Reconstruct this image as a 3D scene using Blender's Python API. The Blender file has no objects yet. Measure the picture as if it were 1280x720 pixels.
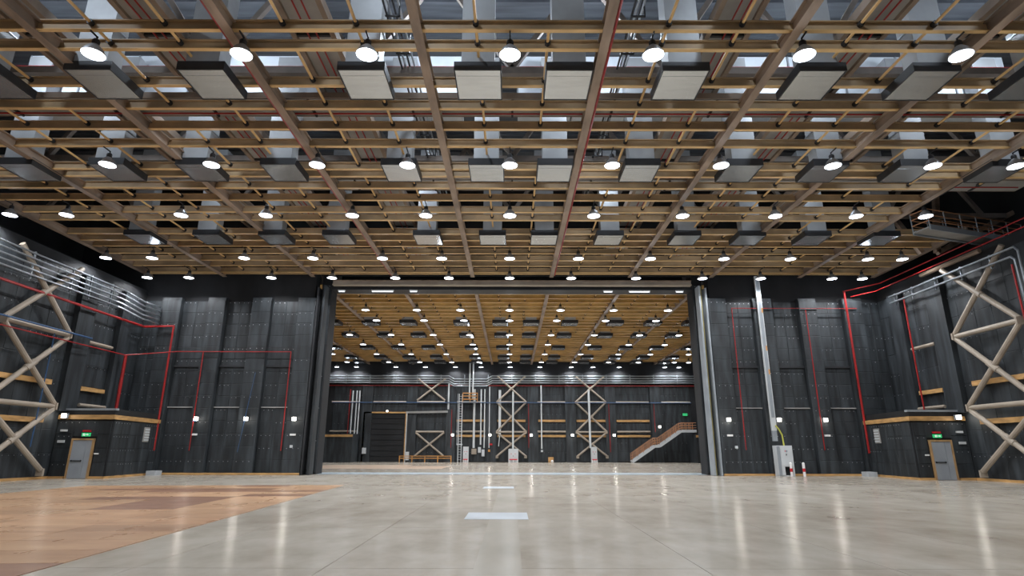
import bpy, math, random
from mathutils import Vector, Matrix
random.seed(7)
C = bpy.context.scene.collection
SC = bpy.context.scene

# ------------------------------------------------------------ camera, world, exposure
F, HOR, HC = 725.0, 563.0, 1.65
TH = math.atan((HOR-360)/F)
cam_d = bpy.data.cameras.new('camera'); cam_d.sensor_width = 36; cam_d.lens = F/1280*36
cam_d.clip_end = 400
cam = bpy.data.objects.new('camera', cam_d); C.objects.link(cam)
cam.location = (0, 0, HC)
cam.rotation_euler = (Matrix.Rotation(math.pi/2+TH, 4, 'X') @ Matrix.Rotation(math.radians(0.1), 4, 'Z')).to_euler()
SC.camera = cam
SC.view_settings.view_transform = 'Standard'; SC.view_settings.look = 'None'
SC.view_settings.gamma = 1; SC.view_settings.exposure = -2.4
W = bpy.data.worlds.new('world'); SC.world = W; W.use_nodes = True
W.node_tree.nodes['Background'].inputs[0].default_value = (.35, .45, .6, 1)
W.node_tree.nodes['Background'].inputs[1].default_value = 0.02
LAMP_W = 4200.0      # downward beam of one high-bay lamp
GLOW_W = 120.0       # light leaving sideways and up around one high-bay reflector
PLENUM_W = 3800.0    # fluorescent work lights above the grid

# ------------------------------------------------------------ pixel helpers (a measured point -> a place on a real plane)
_c, _s = math.cos(TH), math.sin(TH)
def ray(x, y):
    u = (x-640)/F; v = (360-y)/F
    return u, _c-v*_s, _s+v*_c
def at_z(x, y, z):
    u, dy, dz = ray(x, y); t = (z-HC)/dz
    return u*t, dy*t
def at_y(x, y, Y):
    u, dy, dz = ray(x, y); t = Y/dy
    return u*t, HC+dz*t
def at_x(x, y, X):
    u, dy, dz = ray(x, y); t = X/u
    return dy*t, HC+dz*t
def depth_of(y, z): return at_z(640, y, z)[1]

# ------------------------------------------------------------ materials
def mat(name, col, rough=.6, metal=0., var=.0, scale=(1, 1, 1), spec=.5, col2=None, bump=0., emit=None, estr=0., objvar=0., fac=(.35, .65), detail=4.):
    m = bpy.data.materials.new(name); m.use_nodes = True
    nt = m.node_tree; N = nt.nodes; L = nt.links
    b = N['Principled BSDF']
    b.inputs['Roughness'].default_value = rough; b.inputs['Metallic'].default_value = metal
    b.inputs['Specular IOR Level'].default_value = spec
    b.inputs['Base Color'].default_value = (*col, 1)
    if emit:
        b.inputs['Emission Color'].default_value = (*emit, 1); b.inputs['Emission Strength'].default_value = estr
    if var or col2 or bump:
        tc = N.new('ShaderNodeTexCoord'); mp = N.new('ShaderNodeMapping'); mp.inputs['Scale'].default_value = scale
        geo = N.new('ShaderNodeNewGeometry')
        L.new(geo.outputs['Position'], mp.inputs['Vector'])
        nz = N.new('ShaderNodeTexNoise'); nz.inputs['Detail'].default_value = detail
        nz.inputs['Scale'].default_value = 1.0
        L.new(mp.outputs[0], nz.inputs['Vector'])
        cr = N.new('ShaderNodeValToRGB')
        c2 = col2 or tuple(min(1, x*(1+var)) for x in col)
        c1 = col if col2 else tuple(x*(1-var) for x in col)
        cr.color_ramp.elements[0].color = (*c1, 1); cr.color_ramp.elements[1].color = (*c2, 1)
        cr.color_ramp.elements[0].position = fac[0]; cr.color_ramp.elements[1].position = fac[1]
        L.new(nz.outputs['Fac'], cr.inputs['Fac'])
        out = cr.outputs['Color']
        if objvar:
            oi = N.new('ShaderNodeObjectInfo'); mr = N.new('ShaderNodeMapRange')
            mr.inputs['To Min'].default_value = 1-objvar; mr.inputs['To Max'].default_value = 1+objvar
            L.new(oi.outputs['Random'], mr.inputs['Value'])
            vm = N.new('ShaderNodeVectorMath'); vm.operation = 'SCALE'
            L.new(out, vm.inputs[0]); L.new(mr.outputs[0], vm.inputs['Scale'])
            out = vm.outputs[0]
        L.new(out, b.inputs['Base Color'])
        if bump:
            bp = N.new('ShaderNodeBump'); bp.inputs['Strength'].default_value = bump; bp.inputs['Distance'].default_value = .02
            L.new(nz.outputs['Fac'], bp.inputs['Height']); L.new(bp.outputs[0], b.inputs['Normal'])
    return m

M = {}
M['quilt'] = mat('black_quilt', (.011, .014, .017), .6, col2=(.047, .057, .066), scale=(2.6, 2.6, .35), bump=.2, objvar=.12, fac=(.38, .78), detail=8)
M['black'] = mat('black_wall', (.010, .011, .013), .8, var=.4, scale=(.6, .6, .3))
M['stud'] = mat('stud_metal', (.45, .46, .48), .35, .8, var=.1)
M['joist2'] = mat('far_joist_paint', (.60, .395, .15), .6, var=.2, scale=(.7, .7, .7))
M['flange'] = mat('joist_flange_pale', (.66, .44, .20), .5, var=.14, scale=(.8, .8, .8))  # paler tone, used on the bottom flange of each joist only
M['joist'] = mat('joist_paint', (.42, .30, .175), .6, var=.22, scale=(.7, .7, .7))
M['tie'] = mat('tie_tube_paint', (.62, .40, .17), .5, var=.12)
M['mainbeam'] = mat('weathered_beam', (.27, .20, .15), .6, var=.3, scale=(2, .5, 2))
M['dark'] = mat('dark_steel', (.03, .032, .036), .5, .3, var=.2)
M['beige'] = mat('cream_steel', (.33, .28, .225), .5, var=.12, scale=(1, 1, 1))
M['timber'] = mat('fender_timber', (.50, .29, .11), .6, var=.22, scale=(1.5, 1.5, 6))
M['red'] = mat('red_pipe_paint', (.30, .012, .012), .4, var=.15)
M['blue'] = mat('blue_pipe_paint', (.03, .08, .18), .4, var=.15)
M['galv'] = mat('galvanised_steel', (.42, .46, .50), .36, .85, var=.15, scale=(1, 1, 1))
M['duct'] = mat('pale_duct', (.36, .375, .39), .5, .2, var=.12, scale=(.8, .8, .8), objvar=.06)
M['diff'] = mat('diffuser_face', (.55, .57, .58), .25, .8, var=.05, scale=(1, 5, 1), objvar=.06)
M['deck'] = mat('catwalk_deck', (.30, .295, .285), .7, var=.2, scale=(.5, .5, .5))
M['stringer'] = mat('deck_stringer', (.26, .20, .155), .65, var=.2)
M['roof'] = mat('roof_sheet', (.10, .11, .125), .6, var=.25, scale=(.3, 3, 1))
M['roofcream'] = mat('roof_cream', (.45, .42, .36), .7, var=.1)
M['white'] = mat('white_cladding', (.72, .78, .84), .5, var=.06)
M['truss'] = mat('roof_truss_paint', (.20, .17, .15), .6, var=.2)
M['grey'] = mat('grey_paint', (.27, .30, .33), .45, var=.08)
M['lightgrey'] = mat('light_grey_paint', (.58, .61, .63), .4, var=.06)
M['doorgrey'] = mat('door_paint', (.30, .33, .37), .45, var=.08)
M['doorframe'] = mat('door_frame_timber', (.42, .26, .12), .55, var=.2, scale=(4, 4, 1))
M['olive'] = mat('olive_channel', (.25, .22, .09), .5, .2, var=.15)
M['yellowgreen'] = mat('yellow_hose', (.45, .45, .08), .45, var=.1)
M['orange'] = mat('orange_rail_paint', (.55, .26, .07), .5, var=.15)
M['rust'] = mat('stair_rail_paint', (.40, .19, .09), .5, var=.15)
M['whitep'] = mat('white_paint', (.8, .8, .8), .4, var=.04)
M['redp'] = mat('red_paint', (.55, .02, .03), .4, var=.08)
M['lamp_on'] = mat('lamp_glass', (.9, .9, .9), .4, emit=(.90, .95, 1.0), estr=38)
M['reflector'] = mat('lamp_reflector', (.42, .44, .47), .4, .5, var=.1)
M['bulk_on'] = mat('wall_lamp_glass', (.9, .9, .85), .4, emit=(1.0, .95, .85), estr=24)
M['tube_on'] = mat('fluorescent_glass', (.9, .9, .9), .4, emit=(.82, .92, 1.0), estr=7)
M['green_on'] = mat('exit_sign_green', (.02, .5, .15), .4, emit=(.10, .95, .35), estr=1.6)
M['green_w'] = mat('exit_sign_white', (.9, .95, .9), .4, emit=(.9, 1, .9), estr=2.2)
M['concrete'] = mat('pale_concrete', (.40, .43, .46), .7, var=.1)
M['steel_floor'] = mat('blue_grey_threshold', (.33, .40, .46), .35, .2, var=.12, scale=(.3, 2, 1))
M['plate'] = mat('pale_floor_plate', (.40, .45, .50), .35, var=.1)

def floor_mat(name, c1, c2, c3, rough, objvar, sx, sy):
    m = bpy.data.materials.new(name); m.use_nodes = True
    N, L = m.node_tree.nodes, m.node_tree.links; b = N['Principled BSDF']
    geo = N.new('ShaderNodeNewGeometry')
    def noise(scale, det):
        mp = N.new('ShaderNodeMapping'); mp.inputs['Scale'].default_value = scale
        L.new(geo.outputs['Position'], mp.inputs['Vector'])
        n = N.new('ShaderNodeTexNoise'); n.inputs['Scale'].default_value = 1; n.inputs['Detail'].default_value = det
        n.inputs['Roughness'].default_value = .62
        L.new(mp.outputs[0], n.inputs['Vector']); return n
    n1 = noise((sx, sy, 1), 4); n2 = noise((.13, .10, 1), 3); n3 = noise((1.5, .5, 1), 3)
    cr = N.new('ShaderNodeValToRGB'); e = cr.color_ramp.elements
    e[0].position = .33; e[0].color = (*c1, 1); e[1].position = .68; e[1].color = (*c3, 1)
    k = e.new(.5); k.color = (*c2, 1)
    mx = N.new('ShaderNodeMath'); mx.operation = 'MULTIPLY_ADD'; mx.inputs[1].default_value = .45
    L.new(n2.outputs['Fac'], mx.inputs[0])
    m2 = N.new('ShaderNodeMath'); m2.operation = 'MULTIPLY'; m2.inputs[1].default_value = .55
    L.new(n1.outputs['Fac'], m2.inputs[0]); L.new(m2.outputs[0], mx.inputs[2])
    L.new(mx.outputs[0], cr.inputs['Fac'])
    oi = N.new('ShaderNodeObjectInfo'); mr = N.new('ShaderNodeMapRange')
    mr.inputs['To Min'].default_value = 1-objvar; mr.inputs['To Max'].default_value = 1+objvar
    L.new(oi.outputs['Random'], mr.inputs['Value'])
    vm = N.new('ShaderNodeVectorMath'); vm.operation = 'SCALE'
    L.new(cr.outputs[0], vm.inputs[0]); L.new(mr.outputs[0], vm.inputs['Scale']); L.new(vm.outputs[0], b.inputs['Base Color'])
    r2 = N.new('ShaderNodeMapRange'); r2.inputs['To Min'].default_value = rough-.04; r2.inputs['To Max'].default_value = rough+.05
    L.new(n3.outputs['Fac'], r2.inputs['Value']); L.new(r2.outputs[0], b.inputs['Roughness'])
    b.inputs['Specular IOR Level'].default_value = .2
    return m
M['floor'] = floor_mat('sealed_board_floor', (.285, .245, .195), (.385, .35, .295), (.475, .445, .39), .19, .035, .9, .55)
M['strip'] = floor_mat('pale_strip_floor', (.31, .285, .24), (.38, .355, .305), (.44, .415, .365), .22, 0, .5, .2)
M['ply'] = floor_mat('plywood_floor', (.27, .145, .08), (.39, .235, .135), (.46, .31, .19), .28, .16, .5, 1.6)
M['plydark'] = floor_mat('dark_plywood_floor', (.15, .075, .045), (.21, .11, .07), (.27, .155, .095), .3, .12, .9, 1.6)

# ------------------------------------------------------------ mesh builder
class MB:
    def __init__(s): s.v = []; s.f = []; s.m = []
    def quad_box(s, P, mi=0):
        o = len(s.v); s.v += [tuple(p) for p in P]
        for q in ((0, 3, 2, 1), (4, 5, 6, 7), (0, 1, 5, 4), (1, 2, 6, 5), (2, 3, 7, 6), (3, 0, 4, 7)):
            s.f.append(tuple(o+i for i in q)); s.m.append(mi)
        return s
    def box(s, x0, x1, y0, y1, z0, z1, mi=0):
        if x0 > x1: x0, x1 = x1, x0
        if y0 > y1: y0, y1 = y1, y0
        if z0 > z1: z0, z1 = z1, z0
        return s.quad_box([(x0, y0, z0), (x1, y0, z0), (x1, y1, z0), (x0, y1, z0), (x0, y0, z1), (x1, y0, z1), (x1, y1, z1), (x0, y1, z1)], mi)
    def beam(s, p, q, w, h, mi=0, up=(0, 0, 1)):
        p = Vector(p); q = Vector(q); d = (q-p).normalized(); u = Vector(up)
        if abs(d.dot(u)) > .98: u = Vector((1, 0, 0))
        a = d.cross(u).normalized()*w/2; b = a.cross(d).normalized()*h/2
        P = [p-a-b, p+a-b, q+a-b, q-a-b, p-a+b, p+a+b, q+a+b, q-a+b]
        return s.quad_box(P, mi)
    def tube(s, p, q, r, n=8, mi=0, r2=None, caps=True):
        p = Vector(p); q = Vector(q); d = (q-p).normalized(); u = Vector((0, 0, 1))
        if abs(d.dot(u)) > .98: u = Vector((1, 0, 0))
        a = d.cross(u).normalized(); b = a.cross(d); o = len(s.v); r2 = r if r2 is None else r2
        for c, rr in ((p, r), (q, r2)):
            for i in range(n):
                t = 2*math.pi*i/n; s.v.append(tuple(c+(a*math.cos(t)+b*math.sin(t))*rr))
        for i in range(n):
            j = (i+1) % n; s.f.append((o+i, o+j, o+n+j, o+n+i)); s.m.append(mi)
        if caps:
            s.f.append(tuple(o+i for i in range(n))[::-1]); s.m.append(mi)
            s.f.append(tuple(o+n+i for i in range(n))); s.m.append(mi)
        return s
    def path(s, pts, r, n=6, mi=0):
        """one continuous pipe through the points"""
        pts = [Vector(p) for p in pts]; o = len(s.v); K = len(pts)
        for k, p in enumerate(pts):
            d0 = (p-pts[k-1]).normalized() if k else (pts[1]-p).normalized()
            d1 = (pts[k+1]-p).normalized() if k < K-1 else d0
            d = (d0+d1).normalized()
            u = Vector((.3, .55, .77)); a = d0.cross(u).normalized()
            a = (a-d*a.dot(d)).normalized(); b = d.cross(a)
            st = 1/max(.5, d.dot(d0))
            for i in range(n):
                t = 2*math.pi*i/n; s.v.append(tuple(p+(a*math.cos(t)+b*math.sin(t))*r*(1+(st-1)*.5)))
        for k in range(K-1):
            for i in range(n):
                j = (i+1) % n; s.f.append((o+k*n+i, o+k*n+j, o+(k+1)*n+j, o+(k+1)*n+i)); s.m.append(mi)
        s.f.append(tuple(o+i for i in range(n))[::-1]); s.m.append(mi)
        s.f.append(tuple(o+(K-1)*n+i for i in range(n))); s.m.append(mi)
        return s
    def lathe(s, prof, c=(0, 0, 0), n=16, mi=0):
        o = len(s.v); K = len(prof)
        for r, z in prof:
            for i in range(n):
                t = 2*math.pi*i/n; s.v.append((c[0]+r*math.cos(t), c[1]+r*math.sin(t), c[2]+z))
        for k in range(K-1):
            for i in range(n):
                j = (i+1) % n; s.f.append((o+k*n+i, o+k*n+j, o+(k+1)*n+j, o+(k+1)*n+i)); s.m.append(mi)
        return s
    def mesh(s, name, mats):
        me = bpy.data.meshes.new(name); me.from_pydata(s.v, [], s.f); me.polygons.foreach_set('material_index', s.m)
        for m in (mats if isinstance(mats, (list, tuple)) else [mats]): me.materials.append(M[m])
        me.update(); return me

def put(name, mb, mats, parent=None, loc=(0, 0, 0), rz=0, smooth=False):
    me = mb if isinstance(mb, bpy.types.Mesh) else mb.mesh(name, mats)
    if smooth: me.polygons.foreach_set('use_smooth', [True]*len(me.polygons))
    o = bpy.data.objects.new(name, me); C.objects.link(o); o.location = loc; o.rotation_euler = (0, 0, rz)
    if parent: o.parent = parent
    return o
def tag(o, label=None, cat=None, group=None, kind=None):
    if label: o['label'] = label
    if cat: o['category'] = cat
    if group: o['group'] = group
    if kind: o['kind'] = kind
    return o
def thing(name, label, cat, loc=(0, 0, 0), group=None, rz=0):
    o = bpy.data.objects.new(name, None); C.objects.link(o); o.location = loc; o.rotation_euler = (0, 0, rz)
    o.empty_display_size = .2
    return tag(o, label, cat, group)
def struct(name, mb, mats):
    o = put(name, mb, mats); o['kind'] = 'structure'; return o
def copy_tree(o, parent=None):
    c = o.copy(); C.objects.link(c)
    if parent: c.parent = parent
    for ch in list(o.children): copy_tree(ch, c)
    return c
ORD = ['', 'first', 'second', 'third', 'fourth', 'fifth', 'sixth', 'seventh', 'eighth', 'ninth', 'tenth', 'eleventh', 'twelfth', 'thirteenth', 'fourteenth', 'fifteenth', 'sixteenth']
def nth(k, n):
    return ORD[k]+' from left' if k <= (n+1)//2 else ('rightmost' if k == n else ORD[n-k+1]+' from right')

# ------------------------------------------------------------ dimensions
GRID = 14.3; ROOF = 22.0; XW = 27.5; XO = 33.0
YB = 42.3; YH = 46.0; YF = 87.8; Y0 = -14.0; XP = 13.95

# ------------------------------------------------------------ floor
fl = struct('floor', MB().box(-XO, XO, Y0, YF+1, -.3, -.02), 'floor')
sheets = {}
def sheet(w, d, m, z=0.0, name='floor_board'):
    key = (w, d, m, z)
    if key not in sheets: sheets[key] = MB().box(-w/2+.006, w/2-.006, -d/2+.006, d/2-.006, -.02, z).mesh(name, m)
    return sheets[key]
RA = math.radians(4.0)
def in_ply(x, y):   # rotated plywood field
    xr = (x+7.4)*math.cos(RA)+(y-19)*math.sin(RA); yr = -(x+7.4)*math.sin(RA)+(y-19)*math.cos(RA)
    return -11.6 < xr < 0 and yr < 10.9
bw, bd = 2.75, 4.6
for i in range(20):
    for j in range(9):
        x = -26.1+i*bw; y = 2.3+j*bd
        if x > 27.2: continue
        w = bw if abs(x) < 26.3 else 2.6
        put('floor_board', sheet(bw, bd, 'floor'), None, fl, (x, y, 0))
for i in range(12):
    for j in range(5):
        put('floor_board', sheet(4.75, 7.9, 'floor'), None, fl, (-26.1+i*4.75, 51.1+j*8, -.001))
rp = random.Random(3)
for j in range(23):
    off = rp.choice((0, .6, 1.2, 1.8))
    for i in range(6):
        w = 2.4
        xr = -w/2-i*w+ (0 if off == 0 else 0)
        w2 = w
        if i == 5: w2 = 1.2; xr = -12.0-.6+1.2-.6
        if i == 5: continue
        yr = 10.9-.6-j*1.2
        m = 'plydark' if rp.random() < .16 or (i in (0, 1, 2) and j in (2, 3, 6, 7, 8) and rp.random() < .6) else 'ply'
        x = -7.4+xr*math.cos(RA)-yr*math.sin(RA); y = 19+xr*math.sin(RA)+yr*math.cos(RA)
        if y < 2: continue
        put('plywood_sheet', sheet(2.4, 1.2, m, .009, 'plywood_sheet'), None, fl, (x, y, 0), RA)
# threshold track between the two halls
tr = struct('trim_1', MB().box(-XP-.8, XP+.8, 43.6, 46.6, -.02, .008), 'steel_floor')
for k, (x, y, w, d, lb) in enumerate([(-.38, 16.2, 1.6, 1.6, 'pale blue-grey square plate set in the floor in front of camera'),
                                      (-.6, 28.2, 1.4, 1.3, 'small pale plate set in the floor farther back, before the opening')]):
    tag(put('floor_plate', MB().box(x-w/2, x+w/2, y-d/2, y+d/2, 0, .006), 'plate'), lb, 'floor plate')
tag(put('floor_strip', MB().box(-.55, .15, 1, 26.5, 0, .003), 'strip'), 'long narrow paler strip running down the middle of the floor', 'floor strip')
M['floor2'] = floor_mat('worn_brown_floor', (.36, .24, .17), (.46, .34, .25), (.52, .44, .36), .3, .02, .3, .3)
for i in range(3):
    for j in range(3):
        if j == 2 and i == 2: continue
        put('plywood_sheet', sheet(4.8, 4.8, 'floor2', .008, 'plywood_sheet'), None, fl, (-18.6+i*4.85, 58+j*4.85, 0))

# ------------------------------------------------------------ roof shells
cl = struct('ceiling', MB().box(-XO, XO, Y0, YH, ROOF, ROOF+.3), 'roof')
for i in range(34):
    y = 6+i*1.18
    put('roof_rib', MB().box(-XO+.1, XO-.1, y, y+.22, ROOF-.16, ROOF), 'roof', cl)
cl2 = struct('ceiling_far', MB().box(-XO, XO, YH, YF+1, 18, 18.3), 'roof')

# ------------------------------------------------------------ walls
def quilt_mesh(w, hgt, seed, t=.05):
    r = random.Random(seed); b = MB()
    g = .006; x0, x1, z0, z1 = -w/2+g, w/2-g, -hgt/2+g, hgt/2-g; e = .022
    # back ring and pillowed front (normal -Y)
    o = len(b.v)
    b.v += [(x0, 0, z0), (x1, 0, z0), (x1, 0, z1), (x0, 0, z1), (x0, -t*.75, z0), (x1, -t*.75, z0), (x1, -t*.75, z1), (x0, -t*.75, z1),
            (x0+e, -t, z0+e), (x1-e, -t, z0+e), (x1-e, -t, z1-e), (x0+e, -t, z1-e)]
    for q in ((0, 1, 5, 4), (1, 2, 6, 5), (2, 3, 7, 6), (3, 0, 4, 7), (4, 5, 9, 8), (5, 6, 10, 9), (6, 7, 11, 10), (7, 4, 8, 11), (8, 9, 10, 11)):
        b.f.append(q); b.m.append(0)
    if r.random() < .75:
        n = 3 if w > .9 else 2
        for k in range(n):
            x = -w/2+w*(k+.5)/n+r.uniform(-.05, .05); zz = hgt/2-.12
            b.box(x-.022, x+.022, -t-.012, -t, zz-.022, zz+.022, 1)
    return b.mesh('acoustic_panel', ['quilt', 'stud'])
_q = {}
def qm(w, hgt):
    w = round(w, 2); hgt = round(hgt, 2)
    if (w, hgt) not in _q: _q[(w, hgt)] = [quilt_mesh(w, hgt, i) for i in range(4)]
    return random.choice(_q[(w, hgt)])
def clad(parent, a, b, z0, z1, cw, ch):
    """panels on the plane from point a to b (2D), facing the right-hand normal of a->b (towards camera for a left-to-right run)"""
    a = Vector(a); b = Vector(b); d = b-a; Ln = d.length; n = max(1, round(Ln/cw)); m = max(1, round((z1-z0)/ch))
    rz = math.atan2(d.y, d.x); k = 0
    for i in range(n):
        p = a+d*((i+.5)/n)
        for j in range(m):
            put('acoustic_panel', qm(Ln/n, (z1-z0)/m), None, parent, (p.x, p.y, z0+(z1-z0)*(j+.5)/m), rz); k += 1
    return k

for s, side in ((-1, 'left'), (1, 'right')):
    # wall beside the opening (faces the camera)
    b = MB().box(s*(XP+.9), s*XO, YB, YB+.9, 0, ROOF)
    w = struct('wall_back_'+side, b, 'black')
    segs = []   # pilasters: proud strips, recess bays between
    pil = [(14.6, 15.9), (17.9, 19.3), (21.3, 22.6), (24.6, 26.0)]
    for x0, x1 in pil:
        put('pilaster', MB().box(s*x0, s*x1, YB-.42, YB, 0, 12.6), 'quilt', w)
        a, c = sorted((s*x0, s*x1)); clad(w, (a, YB-.42), (c, YB-.42), .12, 12.4, 1.4, .85)
    for x0, x1 in ((15.9, 17.9), (19.3, 21.3), (22.6, 24.6), (26.0, 27.5)):
        a, c = sorted((s*x0, s*x1)); clad(w, (a, YB), (c, YB), .12, 12.4, 1.0, .85)
    # horizontal ledge lines in the bays
    for x0, x1 in ((15.9, 17.9), (19.3, 21.3), (22.6, 24.6)):
        put('ledge', MB().box(s*x0, s*x1, YB-.16, YB-.05, 7.45, 7.6), 'dark', w)
        put('ledge', MB().box(s*x0, s*x1, YB-.12, YB-.05, 4.55, 4.62), 'deck', w)
    struct('baseboard_back_'+side, MB().box(s*14.6, s*24.1, YB-.47, YB-.42, 0, .13), 'timber')
    # jamb end of the sliding door wall
    j = struct('wall_jamb_'+side, MB().box(s*XP, s*(XP+.75), 43.3, 44.7, 0, ROOF), 'black')
    a, c = sorted((s*(XP+.02), s*(XP+.73))); clad(j, (a, 43.3), (c, 43.3), .1, 14, .95, 1.15)
    # side wall, thick: its top is a ledge, the upper wall stands back
    b = MB().box(s*XW, s*XO, Y0, YB, 0, 13.2).box(s*(XO), s*(XO+.4), Y0, YB, 0, ROOF)
    w = struct('wall_'+side, b, 'black')
    yA, yB_ = (24.0, 36.0)
    if s < 0: clad(w, (-XW, 23.5), (-XW, YB), .1, 12.4, 1.25, 1.35)
    else: clad(w, (XW, YB), (XW, 23.5), .1, 12.4, 1.25, 1.35)
    for ya, yb in ((28.0, 29.6), (35.4, 36.8), (39.4, 40.6)):
        put('pilaster', MB().box(s*XW, s*(XW-.4), ya, yb, 0 if ya < 35 else 3.9, 12.4), 'quilt', w)
    struct('baseboard_'+side, MB().box(s*(XW-.10), s*(XW-.16), 20, 36, 0, .14), 'timber')
    # wall of the far hall
    struct('wall_far_'+side, MB().box(s*(XW+2), s*(XW+2.4), YH, YF, 0, 18), 'black')
w = struct('wall_far', MB().box(-XO, XO, YF, YF+.6, 0, 18), 'black')
nq = clad(w, (-26.5, YF), (26.5, YF), .1, 11.0, 1.9, 1.34)
struct('wall_near', MB().box(-XO, XO, Y0-.5, Y0, 0, ROOF), 'black')
# header over the opening
hd = struct('wall_header', MB().box(-XP-.9, XP+.9, 43.2, 43.5, 14.75, ROOF).box(-XP, XP, 45.6, 45.9, 14.9, ROOF), 'black')
XH = 13.6
hb = thing('header_beam', 'long cream steel beam spanning the top of the wide opening', 'beam', (0, 42.4, 13.72))
put('flange', MB().box(-XH, XH, -.2, .25, -.02, .06), 'beige', hb)
put('web', MB().box(-XH, XH, -.05, .03, .06, .32), 'beige', hb)
put('flange', MB().box(-XH, XH, -.2, .25, .32, .36), 'mainbeam', hb)
hb = thing('header_beam', 'second cream beam behind the first, at the start of the far hall grid', 'beam', (0, 45.9, 14.05))
put('flange', MB().box(-XP, XP, -.18, .2, 0, .06), 'beige', hb)
put('web', MB().box(-XP, XP, -.04, .03, .06, .3), 'mainbeam', hb)
dk = put('door_track', MB().box(-XP-.5, XP+.5, 43.3, 44.6, 13.62, 14.0), 'dark')
tag(dk, 'dark boxed door track running behind the cream header beam', 'door track')

# ------------------------------------------------------------ lobbies with doors, left and right
def fX(y): return 24.1+.75*(y-36)/(YB-36)
def skew(b, s, w0, w1, y0, y1, z0, z1):
    P = [(s*(fX(y0)+w0), y0), (s*(fX(y0)+w1), y0), (s*(fX(y1)+w1), y1), (s*(fX(y1)+w0), y1)]
    if s < 0: P = [P[1], P[0], P[3], P[2]]
    return b.quad_box([(*p, z0) for p in P]+[(*p, z1) for p in P])
def lobby(s, side):
    b0 = MB().quad_box([(*p, z) for z in (0, 4.05) for p in (((24.1, 36), (XW, 36), (XW, YB), (fX(YB), YB)) if s > 0 else ((-XW, 36), (-24.1, 36), (-fX(YB), YB), (-XW, YB)))])
    t = struct('wall_lobby_'+side, b0, 'black')
    a, c = sorted((s*24.15, s*(XW-.1)))
    # panels around the door
    dx0, dx1 = s*25.0, s*26.3
    lo, hi = sorted((dx0, dx1))
    clad(t, (a, 36), (lo-.1, 36), .1, 3.35, .85, .8); clad(t, (hi+.1, 36), (c, 36), .1, 3.35, 1.0, .8)
    clad(t, (lo-.1, 36), (hi+.1, 36), 2.4, 3.35, 1.5, .9)
    if s < 0: clad(t, (-24.1, 36.05), (-fX(YB-.45), YB-.45), .1, 3.35, 1.0, .8)
    else: clad(t, (fX(YB-.45), YB-.45), (24.1, 36.05), .1, 3.35, 1.0, .8)
    put('timber_rail', MB().box(s*(24.0), s*XW+(-s)*.1, 35.86, 36.0, 3.42, 3.68), 'timber', t)
    put('timber_rail', skew(MB(), s, -.1, 0, 36.0, YB-.45, 3.42, 3.68), 'timber', t)
    put('roof_edge', MB().box(s*24.02, s*XW, 35.95, 36.2, 3.95, 4.07), 'grey', t)
    struct('baseboard_lobby_'+side, skew(MB(), s, -.1, 0, 36, YB-.5, 0, .13).box(s*24.0, s*24.95, 35.85, 36, 0, .13).box(s*26.4, s*(XW-.2), 35.85, 36, 0, .13), 'timber')
    d = bpy.data.objects.new('door_1' if s < 0 else 'door_2', None); C.objects.link(d); d['kind'] = 'structure'
    d.location = (s*25.65, 35.92, 0)
    put('door_frame', MB().box(-.68, -.58, -.06, .06, 0, 2.3).box(.58, .68, -.06, .06, 0, 2.3).box(-.58, .58, -.06, .06, 2.2, 2.3), 'doorframe', d)
    lf = put('door_leaf', MB().box(-.58, .22, -.02, .03, .02, 2.2), 'doorgrey', d)
    put('push_bar', MB().box(-.5, .12, -.09, -.05, .98, 1.04).box(-.5, -.44, -.05, -.02, .96, 1.06).box(.06, .12, -.05, -.02, .96, 1.06), 'dark', lf)
    put('door_leaf', MB().box(.235, .58, -.02, .03, .02, 2.2), 'doorgrey', d)
    e = thing('exit_sign', f'green lit exit sign over the door of the {side} lobby', 'sign', (s*25.5, 35.86, 2.42))
    put('sign_box', MB().box(-.24, .24, -.05, .05, 0, .2), 'green_on', e)
    put('pictogram', MB().box(-.16, -.05, -.056, -.05, .04, .16).box(.0, .12, -.056, -.05, .085, .115).quad_box([(.1, -.056, .05), (.18, -.056, .1), (.18, -.05, .1), (.1, -.05, .05), (.1, -.056, .15), (.18, -.056, .1), (.18, -.05, .1), (.1, -.05, .15)]), 'green_w', e)
    tag(put('alarm_beacon', MB().box(s*25.5-.22, s*25.5+.22, 35.8, 35.93, 2.68, 2.78), 'redp'), f'red bar over the exit sign of the {side} lobby door', 'beacon')
    tag(put('notice', MB().box(s*24.72-.13, s*24.72+.13, 35.88, 35.92, 1.38, 1.46), 'whitep'), f'small white notice beside the {side} lobby door', 'notice')
    v = thing('wall_grille', f'small pale louvred grille on the lobby flank, {side} side', 'grille', (s*(fX(40.1)-.09), 40.1, 2.15), rz=-s*math.atan(.75/6.3))
    put('grille_frame', MB().box(-.03, .03, -.35, .35, 0, .95), 'deck', v)
    for k in range(5): put('slat', MB().box(-s*.03, -s*.06, -.3, .3, .08+k*.17, .17+k*.17), 'lightgrey', v)
    tag(put('concrete_block', MB().box(s*24.35, s*23.75, 40.5, 41.3, 0, .3), 'concrete'), f'pale concrete block at the foot of the {side} lobby flank', 'block')
for s, side in ((-1, 'left'), (1, 'right')): lobby(s, side)

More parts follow.
